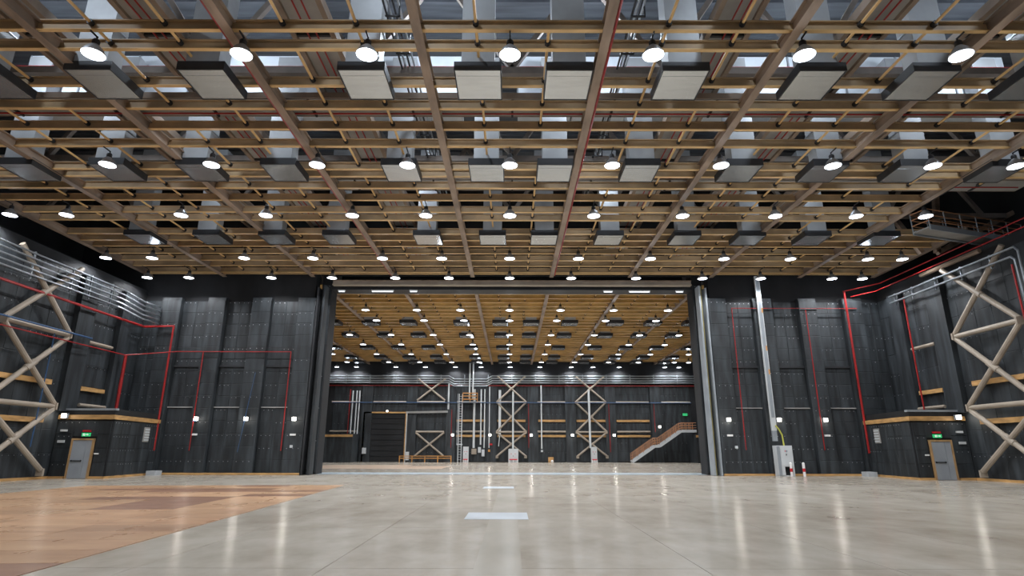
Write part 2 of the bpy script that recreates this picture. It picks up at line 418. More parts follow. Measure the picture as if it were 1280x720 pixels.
# ------------------------------------------------------------ ceiling grid of the near hall
JY = [39, 63, 108.5, 137, 162.5, 184, 212.5, 221.5, 236, 251, 266, 276, 293, 301, 308.5, 317.5, 326, 333, 341]
JY = [depth_of(y, GRID) for y in JY]
JY = [JY[0]-1.75] + JY + [YB-.9]
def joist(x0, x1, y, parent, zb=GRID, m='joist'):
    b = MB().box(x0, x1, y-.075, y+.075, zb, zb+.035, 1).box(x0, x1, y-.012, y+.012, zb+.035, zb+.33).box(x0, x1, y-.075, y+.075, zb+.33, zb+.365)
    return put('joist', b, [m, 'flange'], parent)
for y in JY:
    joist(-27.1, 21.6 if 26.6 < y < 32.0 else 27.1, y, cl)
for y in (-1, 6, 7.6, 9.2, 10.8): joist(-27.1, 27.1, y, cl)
TX = [-23.4, -19.9, -17.4, -13.2, -10.9, -7.2, -4.9, -1.15, 1.15, 4.9, 7.2, 10.9, 13.2, 17.4, 19.9, 23.4]
_tie = {}
nt_ = 0
for a, b in zip(JY[:-1], JY[1:]):
    Ln = round(b-a, 2)
    if Ln < .9: continue
    if Ln not in _tie:
        _tie[Ln] = MB().tube((0, .02, 0), (0, Ln-.16, 0), .05, 7, 0).tube((0, Ln-.16, 0), (0, Ln-.02, 0), .095, 7, 1).mesh('tie_tube', ['tie', 'dark'])
    for x in TX:
        if x > 22 and 26 < a < 32: continue
        if random.random() < .12: continue
        put('tie_tube', _tie[Ln], None, cl, (x, a, GRID+.22)); nt_ += 1
def main_beam(x, y0, y1, parent, zb=GRID-.12):
    b = MB().box(x-.15, x+.15, y0, y1, zb, zb+.04).box(x-.05, x+.05, y0, y1, zb+.04, zb+.4).box(x-.15, x+.15, y0, y1, zb+.4, zb+.44)
    return put('main_beam', b, 'mainbeam', parent)
for x in (-21.6, -14.95, -8.85, -2.96, 2.96, 8.85, 14.95, 21.6): main_beam(x, 2, YB-.5, cl)
for x in (-27.1,): main_beam(x, 2, YB-.5, cl)
main_beam(27.1, 32.3, YB-.5, cl); main_beam(27.1, 2, 26.4, cl)
for x, lb in ((3.19, 'straight red pipe along the main beam right of centre'),
              (-9.1, 'straight red pipe along the main beam left of centre'),
              (15.2, 'straight red pipe along the outer right main beam')):
    tag(put('sprinkler_pipe', MB().tube((x, 4, GRID+.02), (x, YB-.6, GRID+.02), .05), 'red'), lb, 'pipe')

# far hall grid
YJ2 = [47.2+1.42*i for i in range(28)]
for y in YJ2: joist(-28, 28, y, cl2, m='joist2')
for x in (-21.6, -14.95, -8.85, -2.96, 2.96, 8.85, 14.95, 21.6): main_beam(x, 46.6, YF, cl2)
tm = MB().tube((0, .02, 0), (0, 1.26, 0), .05, 6, 0).tube((0, 1.26, 0), (0, 1.40, 0), .09, 6, 1).mesh('tie_tube', ['tie', 'dark'])
for y in YJ2[:12]:
    for x in TX[2:-2]:
        if random.random() < .25: continue
        put('tie_tube', tm, None, cl2, (x, y, GRID+.2))
# boarded soffit close above the far grid (reads as timber between the joists)
for k, y in enumerate(YJ2[:-1]):
    if k % 5 == 3: continue
    put('soffit_board', MB().box(-27.9, 27.9, y+.15, y+1.27, GRID+.85, GRID+.9), 'joist2', cl2)

# ------------------------------------------------------------ decks and pipes above the near grid
def cross_deck(y0, y1, z, lb, pipes=(), sh=''):
    t = thing('catwalk', lb, 'catwalk', (0, (y0+y1)/2, z))
    hw = (y1-y0)/2
    put('deck_plate', MB().box(-26.5, 26.5, -hw, hw, 0, .05), 'deck', t)
    for e in (-hw, hw): put('stringer', MB().box(-26.5, 26.5, e-.04, e+.04, .0, .25), 'stringer', t)
    for x in range(-24, 25, 4): put('bracket', MB().box(x-.04, x+.04, -hw+.05, hw-.05, -.08, 0), 'dark', t)
    for k, py in enumerate(pipes):
        tag(put('sprinkler_pipe', MB().tube((-26, py, z-.14), (26, py, z-.14), .035), 'red'),
            f'red pipe crossing under {sh} cross catwalk, {"nearer" if k == 0 else "farther"} of its pair' if len(pipes) > 1 else f'single red pipe crossing under {sh} cross catwalk', 'pipe')
cross_deck(JY[4]+.12, JY[5]-.12, 14.85, 'a grey cross catwalk above the second row of joists, nearest the camera', (JY[4]+.55, JY[4]+.95), 'the nearest')
cross_deck(JY[9]+.1, JY[10]-.1, 14.85, 'a grey cross catwalk midway along the near hall, above the joists', (JY[9]+.6,), 'the middle')
cross_deck(JY[14]+.05, JY[15]-.1, 14.85, 'a grey cross catwalk far along the near hall, above the joists', (JY[14]+.35, JY[14]+.6), 'the farthest')
for i, x in enumerate((-16.3, -12.2, -6.9, 7.45, 12.2, 16.3)):
    side = 'left' if x < 0 else 'right'; w_ = ('outer', 'middle', 'inner', 'inner', 'middle', 'outer')[i]
    t = thing('catwalk', f'lengthwise grey catwalk with timber-coloured edges above the grid, {w_} one on the {side}', 'catwalk', (x, 0, 15.6))
    put('deck_plate', MB().box(-.62, .62, 9, YB-1, 0, .05), 'deck', t)
    for e in (-.68, .68): put('stringer', MB().box(e-.09, e+.09, 9, YB-1, -.12, .22), 'stringer', t)
    for y in range(11, 42, 3): put('bearer', MB().box(-.6, .6, y, y+.1, -.1, 0), 'dark', t)
    for e in (-.14, .16):
        tag(put('sprinkler_pipe', MB().tube((x+e, 9, 15.45), (x+e, YB-1, 15.45), .03), 'red'),
            f'thin red pipe under the {w_} {side} lengthwise catwalk, {"left" if e < 0 else "right"} one of two', 'pipe')
# roof trusses
for k, y in enumerate((13.5, 20.2, 27.5, 35.0)):
    t = thing('roof_truss', f'{ORD[k+1]} roof truss from the camera, brown lattice high above the grid', 'truss', (0, y, 16.2))
    put('bottom_chord', MB().box(-32, 32, -.15, .15, 0, .3), 'truss', t)
    put('top_chord', MB().box(-32, 32, -.15, .15, 5.0, 5.3), 'truss', t)
    for i in range(10):
        x = -30.5+i*6.1
        put('diagonal', MB().beam((x, 0, .3), (x+3.05, 0, 5.0), .22, .22), 'truss', t)
        put('diagonal', MB().beam((x+6.1, 0, .3), (x+3.05, 0, 5.0), .22, .22), 'truss', t)
# white clad plant trunk across the roof space and roof light panels
t = thing('ventilation_duct', 'long white clad air trunk crossing the roof space behind the joists', 'duct', (0, 24.4, 17.4))
for i in range(18):
    if i in (8,): continue
    x = -23.6+i*2.65
    put('trunk_panel', MB().box(x+.02, x+2.6, 0, 1.6, 0, 2.9), 'white', t)
    put('seam', MB().box(x-.03, x+.04, -.04, 0, 0, 2.9), 'grey', t)
for k, (z, y) in enumerate(((18.9, 23.38), (17.2, 23.38))):
    tag(put('sprinkler_pipe', MB().tube((-26, y, z), (26, y, z), .07), 'red'), f'red pipe in front of the white air trunk, {"upper" if k == 0 else "lower"} one', 'pipe')
for sd, xs_, lb in ((-1, (-4.42, -4.3, -4.16, -4.0), 'left of centre'), (1, (4.2, 4.34, 4.5, 4.62), 'right of centre')):
    t = thing('conduit_bundle', f'lengthwise bundle of thin silver conduits above the grid, {lb}', 'conduits', (0, 0, 16.4))
    for k, x in enumerate(xs_): put('conduit', MB().tube((x, 8, .12*k), (x, 33, .12*k), .04, 6), 'galv' if k % 2 else 'dark', t)
    for y in range(9, 33, 2): put('hanger', MB().box(min(xs_)-.05, max(xs_)+.05, y, y+.06, -.1, -.05).box(max(xs_), max(xs_)+.05, y, y+.06, -.1, .8), 'dark', t)
t = thing('roof_fascia', 'cream fascia band high across the roof space above the nearest lamps', 'fascia', (0, 17.2, 20.2))
for i in range(9):
    x = -24+i*5.4; put('fascia_panel', MB().box(x, x+5.3, 0, .2, 0, 1.7), 'roofcream', t)

# ------------------------------------------------------------ air diffusers on ducts
XS = [-22.3, -18.2, -14.3, -10.5, -5.1, -1.17, 1.93, 5.85, 10.45, 14.3, 18.2, 22.3]
def make_diffuser(dep, top):
    t = thing('air_diffuser', '', 'air diffuser')
    w = .76
    put('housing', MB().box(-w-.04, -w, 0, dep, 0, .33).box(w, w+.04, 0, dep, 0, .33).box(-w, w, 0, .04, 0, .33).box(-w, w, dep-.04, dep, 0, .33).box(-w, w, .04, dep-.04, .29, .33), 'dark', t)
    put('face_panel', MB().box(-w, w, .04, dep-.04, .015, .05), 'diff', t)
    put('face_seam', MB().box(-w+.02, w-.02, dep*.2, dep*.2+.02, .008, .02), 'diff', t)
    put('duct', MB().box(-.56, .56, .06, .78, .33, top-13.95), 'duct', t)
    if top > 17: put('duct_collar', MB().box(-.6, .6, .03, .82, 1.75, 1.8), 'galv', t)
    return t
PROTO_D = {}
def diffuser(x, ynear, dep, label, top=19.6, grp=None):
    key = (round(dep, 1), top)
    if key not in PROTO_D: PROTO_D[key] = o = make_diffuser(dep, top)
    else: o = copy_tree(PROTO_D[key])
    o.location = (x, ynear, 13.95); o['label'] = label
    if grp: o['group'] = grp
for r, (y0, y1) in enumerate(((87.5, 125), (206, 227.5), (294, 306))):
    a, b = depth_of(y0, 13.95), depth_of(y1, 13.95)
    vis = [x for x in XS if not (r == 0 and abs(x) > 19)]
    for k, x in enumerate(vis):
        diffuser(x, a, 1.75, f'square grey air diffuser under its duct, {nth(k+1, len(vis))} in {("nearest", "second", "third")[r]} row, near hall', 19.6, f'air diffusers of the {("nearest", "second", "third")[r]} row')
for r, y0 in enumerate((403.7, 419.6, 435, 447, 453)):
    a = depth_of(y0, 13.95)
    vis = [x for x in XS if abs(x)*F/(a*_c+3.3) < 232]
    for k, x in enumerate(vis):
        diffuser(x, a, 1.6, f'dark edged air diffuser, {nth(k+1, len(vis))} in {ORD[r+1]} row of the far hall ceiling', 15.14, f'air diffusers of far hall row {ORD[r+1]}')

# ------------------------------------------------------------ high-bay lamps
ZL = 13.63
def make_lamp():
    t = thing('high_bay_lamp', '', 'lamp')
    prof = [(.335, 0), (.34, .03), (.32, .07), (.23, .22), (.12, .33), (.11, .35)]
    put('reflector', MB().lathe(prof, n=18), 'reflector', t, smooth=True)
    put('ballast_housing', MB().lathe([(.0, .34), (.11, .34), (.11, .50), (.08, .55), (.0, .55)], n=12), 'dark', t)
    put('hanger', MB().tube((0, 0, .54), (0, 0, .64), .025, 6), 'dark', t)
    put('lamp_glass', MB().lathe([(0, .0), (.10, -.015), (.22, -.015), (.325, .008), (.325, .03), (0, .03)], n=20), 'lamp_on', t)
    return t
LP = make_lamp()
ld = bpy.data.lights.new('lamp_beam', 'SPOT'); ld.energy = LAMP_W; ld.spot_size = math.radians(149); ld.spot_blend = .4; ld.color = (.96, .975, 1.0); ld.shadow_soft_size = .22
gd = bpy.data.lights.new('lamp_spill', 'POINT'); gd.energy = GLOW_W; gd.color = (.80, .88, 1.0); gd.shadow_soft_size = .2
first = [True]; _arm = {}; JALL = JY+YJ2+[6, 7.6, 9.2, 10.8, -1]
def lamp(x, y, label, grp, glow=True, z=ZL):
    X_ = x
    o = copy_tree(LP)
    o.location = (x, y, z); o['label'] = label; o['group'] = grp; o['category'] = 'lamp'
    jl = [j for j in JALL if not (X_ > 21.6 and 26.6 < j < 32)]; dy = min((j-y for j in jl), key=abs)
    if abs(dy) > .03:
        key = round(dy, 2)
        if key not in _arm: _arm[key] = MB().box(-.02, .02, min(0, key)-.03, max(0, key)+.03, .63, .67).mesh('mounting_arm', 'dark')
        put('mounting_arm', _arm[key], None, o)
    l = bpy.data.objects.new('lamp_beam', ld); C.objects.link(l); l.location = (x, y, z-.06)
    if glow:
        l = bpy.data.objects.new('lamp_spill', gd); C.objects.link(l); l.location = (x, y, z-.30)
XL = [-27.4, -24.3, -18.2, -13.6, -8.88, -4.78, -.13, 4.54, 9.45, 14.5, 19.0, 22.9]
rows = {69: [116, 301, 458, 637, 816, 1005, 1201], 207: [134, 264, 396, 509, 637, 765, 901, 1041, 1166, 1270], 270: [12, 83, 226, 332, 440, 532, 637, 742, 853, 969, 1070, 1157],
        323.5: [132, 190, 305, 391, 478, 552, 637, 723, 813, 905, 988, 1085, 1128], 348: [184, 236, 339, 415, 494, 561, 637, 714, 795, 878, 951, 1040, 1078]}
rname = ['nearest', 'second', 'third', 'fourth', 'fifth']
for r, (y, xs) in enumerate(rows.items()):
    for k, px in enumerate(xs):
        X, Y = at_z(px, y, ZL)
        if X < -26.7: X = -26.7
        Yl = min(Y, 40.3)
        lamp(X, Yl, f'lit bell-shaped lamp, {nth(k+1, len(xs))} in the {rname[r]} row of the near hall', f'lamps in the {rname[r]} row of the near hall')
far = {388: [457, 521, 575.6, 637, 700.6, 767, 835], 401: [470.6, 530, 580, 637, 696, 757, 820], 419: [437, 489, 541.5, 587, 637, 689, 743, 799.6, 848.6],
       431: [454, 501.5, 550, 591, 637, 685, 735, 786, 831], 443: [416, 471, 514, 558, 595, 637, 681, 726, 773, 813, 861], 453: [434, 486, 525, 565, 599, 637, 677, 718.5, 761, 798, 843, 861],
       459.5: [422, 446.5, 495.6, 532.5, 569.7, 601.6, 638, 675, 714, 741, 773.5, 830.5, 848]}
for r, (y, xs) in enumerate(far.items()):
    for k, px in enumerate(xs):
        X, Y = at_z(px, y, ZL)
        lamp(X, min(Y, 86.8), f'small lit lamp, {nth(k+1, len(xs))} in the {ORD[r+1]} row of the far hall', f'lamps in the {ORD[r+1]} row of the far hall', glow=True)
for y in (7.5, -1):
    for k, X in enumerate((-22, -13.6, -4.78, 4.54, 14.5, 22.9)):
        lamp(X, y, f'lit bell-shaped lamp overhead near the camera, {nth(k+1, 6)} of its row {"before" if y > 0 else "behind"} the viewer', f'lamps {"overhead" if y > 0 else "behind the viewer"}')
for X in (-24.3, -18.3, 19.5, 24.3):
    lamp(X, 15.6, f'lit bell-shaped lamp ending the nearest row, {"outer" if abs(X) > 24 else "inner"} one off to the {"left" if X < 0 else "right"}', 'lamps at the ends of the nearest row')

for o_ in list(LP.children)+[LP]: bpy.data.objects.remove(o_)
# fluorescent work lights in the roof space
def strip(x, y, z, ln, label, energy, up=False):
    t = thing('strip_light', label, 'light', (x, y, z))
    put('casing', MB().box(-ln/2, ln/2, -.08, .08, .06, .14), 'whitep', t)
    put('light_tube', MB().tube((-ln/2+.05, 0, .02), (ln/2-.05, 0, .02), .035), 'tube_on', t)
    if energy:
        d = bpy.data.lights.new('tube_light', 'POINT'); d.energy = energy; d.color = (.78, .88, 1); d.shadow_soft_size = .3
        l = bpy.data.objects.new('tube_light', d); C.objects.link(l); l.location = (x, y, z-.15)
for i, (x, y) in enumerate(((-21.5, 21.4), (-12.8, 21.4), (-3.1, 21.4), (3.4, 21.4), (12.8, 21.4), (21.5, 21.4), (-16.5, 13), (-4, 13), (7.5, 13), (17.5, 13))):
    strip(x, y, 18.6, 1.5, f'fluorescent tube in the roof space, {nth(i % 6+1, 6 if i < 6 else 4)}, {"before the white trunk" if i < 6 else "over the nearest joists"}', PLENUM_W)
for i, (x, y) in enumerate(((-17, 30.5), (-6, 30.5), (6, 30.5), (17, 30.5))):
    strip(x, y, 17.5, 1.5, f'fluorescent tube in the roof space behind the white trunk, {nth(i+1, 4)} of four', PLENUM_W*.35)
for i, (px0, px1) in enumerate(((421, 430), (463, 491), (511, 521), (755, 767), (787, 814), (846, 856))):  # glowing tubes added to stand in for lit openings at the header
    X0, z = at_y(px0, 359.5, 43.0); X1, _ = at_y(px1, 359.5, 43.0)
    strip((X0+X1)/2, 43.42, 13.48, X1-X0, f'glowing stand-in for a lit opening under the header, {nth(i+1, 6)} of six', 0)

# ------------------------------------------------------------ pipes, conduits, braces on the side walls
def brace_bay(name, label, P, z_levels, a0, a1, r=.15, horizontals=(1, 2)):
    """P(a, z) -> 3D; cross braced bay of tubes between positions a0 and a1"""
    t = thing(name, label, 'brace')
    for i in range(len(z_levels)-1):
        z0, z1 = z_levels[i]+.12, z_levels[i+1]-.12
        put('brace_tube', MB().tube(P(a0, z0), P(a1, z1), r, 10), 'beige', t, smooth=False)
        put('brace_tube', MB().tube(P(a1, z0), P(a0, z1), r, 10), 'beige', t)
        am, zm = (a0+a1)/2, (z0+z1)/2
        put('joint_sleeve', MB().tube(P(am-(a1-a0)*.06, zm-(z1-z0)*.06), P(am+(a1-a0)*.06, zm+(z1-z0)*.06), r*1.25, 10), 'beige', t)
        if i in horizontals: put('brace_tube', MB().tube(P(a0, z_levels[i]), P(a1, z_levels[i]), r*.95, 10), 'beige', t)
    for z in z_levels[:-1]:
        for a in (a0, a1): put('end_plate', MB().beam(P(a, z-.2), P(a, z+.2), .12, .4), 'beige', t)
    return t
for s, side in ((-1, 'left'), (1, 'right')):
    X = s*26.95
    brace_bay('wall_brace', f'crossed cream steel tubes bracing the {side} side wall of the near hall', lambda a, z, X=X: (X, a, z), [.4, 4.1, 8.35, 12.7], 30.1, 34.75)
    # fender timbers
    for z, nm in ((3.3, 'lower'), (5.5, 'upper')):
        tag(put('timber_rail', MB().box(s*27.43, s*27.2, 24, 34.55, z-.14, z+.14), 'timber'), f'{nm} tan timber fender rail behind the {side} wall brace', 'rail')
    tag(put('timber_rail', MB().box(s*27.42, s*27.2, 37.0, 39.2, 5.25, 5.5), 'timber'), f'short tan timber rail above the {side} lobby', 'rail')
    tag(put('wall_tube', MB().tube((s*27.15, 37, 4.35), (s*27.15, 39.4, 4.35), .11, 8), 'beige'), f'short cream tube just above the {side} lobby roof', 'tube')
    tag(put('wall_tube', MB().tube((s*27.15, 36.8, 8.3), (s*27.15, 39.0, 8.3), .11, 8), 'beige'), f'short cream tube high above the {side} lobby', 'tube')
    # wall lamps
def bulkhead(x, y, z, ny, label, e=90, s=1.0):
    t = thing('wall_lamp', label, 'lamp', (x, y, z))
    put('back_box', MB().box(-.16*s, .16*s, -.03, .1, -.14*s, .16*s), 'grey', t)
    put('lamp_glass', MB().box(-.13*s, .13*s, -.12, -.03, -.11*s, .13*s), 'bulk_on', t)
    put('hood', MB().box(-.17*s, .17*s, -.14, -.03, .13*s, .16*s), 'dark', t)
    d = bpy.data.lights.new('wall_lamp_light', 'POINT'); d.energy = e*.65; d.color = (1, .93, .82); d.shadow_soft_size = .1
    l = bpy.data.objects.new('wall_lamp_light', d); C.objects.link(l); l.location = (x, y-.22, z-.03)
yF = YB-.55
for i, (px, py) in enumerate(((245, 527), (308, 525), (368, 527), (911, 525.5), (974, 525.5), (1032, 525.5))):
    X, z = at_y(px, py, yF)
    z = 3.75
    yF = YB-.49 if any(a_-.1 < abs(X) < b_+.1 for a_, b_ in ((14.6, 15.9), (17.9, 19.3), (21.3, 22.6), (24.6, 26.0))) else YB-.12
    bulkhead(X, yF, z, -1, f'small bright wall lamp {"left" if i < 3 else "right"} of the opening, {ORD[(i % 3)+1]} of three from left', 120)
    if i in (0, 2, 3, 5):
        tag(put('notice', MB().box(X-.2, X+.2, yF-.04, yF+.08, 2.62, 2.75), 'whitep'), f'small white notice under the {ORD[(i % 3)+1]} wall lamp, {"left" if i < 3 else "right"} of the opening', 'notice')
        if i in (2, 3): tag(put('switch_box', MB().box(X-.02+(.3 if i == 3 else -.1), X+.16+(.3 if i == 3 else -.1), yF-.05, yF+.08, 1.8, 1.98), 'lightgrey'), f'small grey switch box on the wall just {"left" if i < 3 else "right"} of the opening', 'switch')
bulkhead(-26.9, 35.7, 3.6, -1, 'bright wall lamp at the left end of the left lobby rail', 110)
bulkhead(26.85, 35.7, 3.6, -1, 'bright wall lamp at the right end of the right lobby rail', 110)
for s, side in ((-1, 'left'), (1, 'right')):
    tag(put('socket_box', MB().box(s*26.9-.2, s*26.9+.2, 35.84, 35.92, 2.7, 2.82), 'lightgrey'), f'pale socket box under the {side} lobby lamp, upper one', 'socket')
    tag(put('socket_box', MB().box(s*26.95-.2, s*26.95+.2, 35.84, 35.92, 2.05, 2.2), 'lightgrey'), f'pale socket box under the {side} lobby lamp, lower one', 'socket')

def pipe(pts, r, m, label, cat='pipe', name='sprinkler_pipe', n=7):
    return tag(put(name, MB().path(pts, r, n), m), label, cat)
yP = YB-.58
pipe([(-27.2+.35, 20, 10.3), (-26.85, YB-.75, 10.3), (-24.72, yP-.13, 10.35), (-24.72, yP-.13, 1.6)], .07, 'red', 'bright red pipe along the left wall and down beside the left lobby')
pipe([(-26.75, 20, 7.95), (-26.75, 39.9, 7.95), (-24.3, yP, 8.5), (-16.0, yP, 8.5), (-16.0, yP, 1.6)], .035, 'red', 'thin red pipe along the left wall, across and down near the opening')
pipe([(-22.35, yP, 8.5), (-22.35, yP, 1.6)], .035, 'red', 'thin red drop pipe on the wall left of the opening, beside the first lamp')
pipe([(-26.7, 39.9, 7.9), (-26.7, 39.9, 4.15)], .10, 'red', 'short thick red riser standing on the left lobby roof')
pipe([(-26.7, 20, 8.45), (-26.7, 36.4, 8.45)], .05, 'blue', 'thin blue pipe along the left wall over the brace', name='water_pipe')
pipe([(-26.9, 33.6, 8.4), (-26.9, 33.6, 1.8)], .035, 'blue', 'thin blue drop pipe on the left wall behind the brace', name='water_pipe')
pipe([(XP+2.3, yP, 1.7), (XP+2.3, yP, 11.8), (25.5, yP, 11.8)], .033, 'red', 'thin red pipe across and down just right of the opening')
pipe([(21.7, yP, 11.7), (21.7, yP, 1.7)], .033, 'red', 'thin red drop pipe on the right, beside the third wall lamp')
pipe([(24.66, yP-.16, 13.0), (24.66, yP-.16, 1.5)], .075, 'red', 'thick bright red riser at the right, against the lobby flank')
pipe([(26.75, 20, 13.4), (26.75, 40.5, 13.4), (24.66, yP, 13.1)], .036, 'red', 'red pipe sloping under the roof along the right wall, upper one')
pipe([(26.6, 20, 12.9), (26.6, 40.8, 12.9), (25.2, yP, 12.7)], .036, 'red', 'red pipe along the top of the right wall, lower one')
pipe([(27.0, 38.7, 11.9), (27.0, 38.7, 4.2)], .05, 'red', 'thin red drop pipe behind the right lobby')
pipe([(26.8, 29.6, 11.3), (26.8, 29.6, 5.5)], .05, 'red', 'thin red drop pipe on the right wall in front of the brace')
pipe([(-22.4+.0, yP, 3.6), (-22.1, yP, 3.6)], .03, 'blue', 'tiny blue stub beside the first wall lamp on the left', name='water_pipe')
pipe([(-18.4, yP, 7), (-18.95, yP-.1, 1.5)], .02, 'blue', 'thin blue cable hanging by the middle wall lamp on the left', 'cable', 'cable')

def bundle(pts_list, label, r=.055, brackets=(), m='galv'):
    t = thing('conduit_bundle', label, 'conduits')
    for pts in pts_list: put('conduit', MB().path(pts, r, 8), m, t)
    for p, q in brackets: put('bracket', MB().beam(p, q, .08, .08), 'galv', t)
    return t
zs = [12.25, 11.95, 11.63, 11.32, 11.02]
bundle([[(-26.75, 18, z), (-26.75, 37.9, z), (-26.6, 38.4, z-.05), (-26.15, 40.1, z-.45), (-26.0, 40.6, z-.48), (-26.0, YB-.45, z-.48)] for z in zs],
       'five parallel silver conduits along the left wall', .052, [((-26.88, y, 12.4), (-26.88, y, 10.85)) for y in (22, 25, 28, 31, 34, 35.6, 37.6)])
bundle([[(26.75, 39.8, 12.15), (26.75, 29.2, 12.15), (26.75, 29.0, 11.9), (26.75, 29.0, 7.5)], [(26.75, 39.8, 11.7), (26.75, 29.5, 11.7), (26.75, 29.3, 11.5), (26.75, 29.3, 7.5)]],
       'pair of silver conduits along the right wall, turning down at the brace', .06, [((26.9, y, 12.3), (26.9, y, 11.5)) for y in (31, 33.2, 35.4, 37.6, 39.4)])
pipe([(27.1, 31.8, 12.85), (27.1, 36.8, 12.85)], .14, 'mainbeam', 'dim cream tube above the silver conduits on the right wall', 'tube', 'wall_tube')

# white cable trunk, cabinet, hose, bollards (right of the opening)
Xc = 18.5
t = thing('cable_riser', 'tall pale cable trunk running up the wall right of the opening', 'cable trunk', (0, -.16, 0))
put('trunk_body', MB().box(Xc-.42, Xc-.08, yP-.12, yP+.03, 3.0, 14.2), 'lightgrey', t)
put('trunk_lid', MB().box(Xc-.36, Xc-.14, yP-.15, yP-.12, 3.9, 14.1), 'grey', t)
for z in (11.4, 8.6, 6.9): put('warning_label', MB().box(Xc-.2, Xc-.1, yP-.155, yP-.15, z, z+.35), 'orange', t)
put('trunk_end', MB().box(Xc-.42, Xc-.1, yP-.12, yP+.03, 2.3, 3.0), 'grey', t)
t = thing('power_cabinet', 'tall light grey power cabinet standing on the floor right of the opening', 'cabinet', (18.6, yP-.35, 0)); t.scale = (.87, 1, 1)
put('cabinet_body', MB().box(-.62, .62, -.3, .3, .62, 2.0).box(-.62, .0-.1, -.3, .3, .03, .62).box(.54, .62, -.3, .3, .03, .62).box(-.62, .62, -.3, .3, 0, .05), 'lightgrey', t)
put('cabinet_door', MB().box(-.34, .58, -.33, -.3, .68, 1.95), 'lightgrey', t)
put('cable_recess', MB().box(-.1, .54, .15, .3, .03, .62), 'dark', t)
put('side_door', MB().box(-.6, -.37, -.33, -.3, .08, 1.95), 'grey', t)
put('indicator', MB().box(.0, .07, -.35, -.33, 1.6, 1.67), 'redp', t); put('indicator', MB().box(.12, .19, -.35, -.33, 1.6, 1.67), 'blue', t)
put('lock', MB().box(.06, .12, -.36, -.33, 1.35, 1.45), 'dark', t)
pipe([(18.32, yP-.33, 3.35), (18.52, yP-.35, 3.1), (18.7, yP-.36, 2.7), (18.74, yP-.36, 2.0)], .05, 'yellowgreen', 'yellow-green hose curving down into the power cabinet', 'hose', 'hose')
for k, X in enumerate((18.75, 19.6)):
    b = thing('bollard', f'red and white bollard {"right in front" if k == 0 else "to the right"} of the power cabinet', 'bollard', (X, yP-1.0, 0))
    put('post', MB().tube((0, 0, 0), (0, 0, .85), .085, 12), 'whitep', b)
    put('red_band', MB().tube((0, 0, .3), (0, 0, .52), .088, 12), 'redp', b); put('cap', MB().lathe([(.088, .85), (.05, .9), (0, .91)], n=12), 'whitep', b)

# steel guide columns at the opening
for s, side in ((-1, 'left'), (1, 'right')):
    t = thing('guide_column', f'tall steel guide column at the {side} edge of the opening', 'column', (s*14.35, YB, 0))
    put('flange', MB().box(-s*.36, -s*.24, -.35, .5, 0, 13.6), 'grey' if s > 0 else 'quilt', t)
    put('channel', MB().box(-s*.22, -s*.08, -.12, .5, 0, 13.6), 'olive' if s > 0 else 'quilt', t)
    put('web', MB().box(-s*.24, s*.1, .3, .5, 0, 13.6), 'dark', t)
    put('edge_strip', MB().box(s*.08, s*.2, -.47, .5, 0, 13.4), 'grey' if s > 0 else 'dark', t)

# ------------------------------------------------------------ catwalk at the right and braces behind it
t = thing('access_catwalk', 'dark railed access catwalk high on the right by the grid edge', 'catwalk')
A = Vector((23.6, 30.6, 13.85)); B = Vector((31.0, 33.0, 13.85)); dv = (B-A); n_ = Vector((-dv.y, dv.x, 0)).normalized()
put('deck_plate', MB().beam(A+n_*.5, B+n_*.5, 1.0, .08), 'deck', t)
put('stringer', MB().beam(A, B, .08, .3), 'grey', t); put('stringer', MB().beam(A+n_, B+n_, .08, .3), 'grey', t)
for off in (0, 1):
    for hgt in (.4, .75, 1.1):
        put('rail', MB().tube(A+n_*off+Vector((0, 0, hgt)), B+n_*off+Vector((0, 0, hgt)), .03, 6), 'rust', t)
    for k in range(7):
        p = A+n_*off+dv*(k/6); put('post', MB().tube(p, p+Vector((0, 0, 1.1)), .03, 6), 'grey', t)
for hgt in (.4, .75, 1.1): put('rail', MB().tube(A+Vector((0, 0, hgt)), A+n_+Vector((0, 0, hgt)), .03, 6), 'rust', t)
t = thing('roof_brace', 'brown crossed roof braces beyond the access catwalk on the right', 'brace')
put('diagonal', MB().beam((23, 35.5, 20), (26.5, 35.5, 14), .3, .3), 'mainbeam', t)
put('diagonal', MB().beam((27.5, 35.5, 14), (28.5, 35.5, 20), .3, .3), 'mainbeam', t)
put('diagonal', MB().beam((27.5, 35.5, 14), (33, 35.5, 16.8), .3, .3), 'mainbeam', t)

# ------------------------------------------------------------ far wall of the second hall
def fx(px, y=530): return at_y(px, y, YF)[0]
def fz(y): return at_y(640, y, YF)[1]
yw = YF-.35
for k, (a, b) in enumerate(((452, 465), (509, 521), (558, 570), (608, 621), (660, 673), (707, 720), (757, 770), (814, 827))):
    X0, X1 = fx(a), fx(b)
    put('pilaster', MB().box(X0, X1, YF-.4, YF, 0, fz(483)), 'quilt', w) if False else put('pilaster', MB().box(X0, X1, YF-.4, YF, 0, fz(483)), 'quilt', bpy.data.objects['wall_far'])
bundle([[(-28, yw-.15, fz(y)), (fx(560), yw-.15, fz(y)), (fx(567), yw-.25, fz(y+4)), (fx(608), yw-.25, fz(y+4)), (fx(615), yw-.15, fz(y)), (28, yw-.15, fz(y))] for y in (470.5, 473.5, 476.5, 479)],
       'four silver conduits running across the top of the far wall', .085, [((fx(x), yw-.05, fz(469)), (fx(x), yw-.05, fz(480))) for x in range(430, 861, 30)])
pipe([(-28, yw-.05, fz(482.5)), (28, yw-.05, fz(482.5))], .075, 'red', 'red pipe running across the top of the far wall')
pipe([(-26.5, yw-.3, fz(503.8)), (26.5, yw-.3, fz(503.8))], .06, 'blue', 'blue pipe running across the middle of the far wall', name='water_pipe')
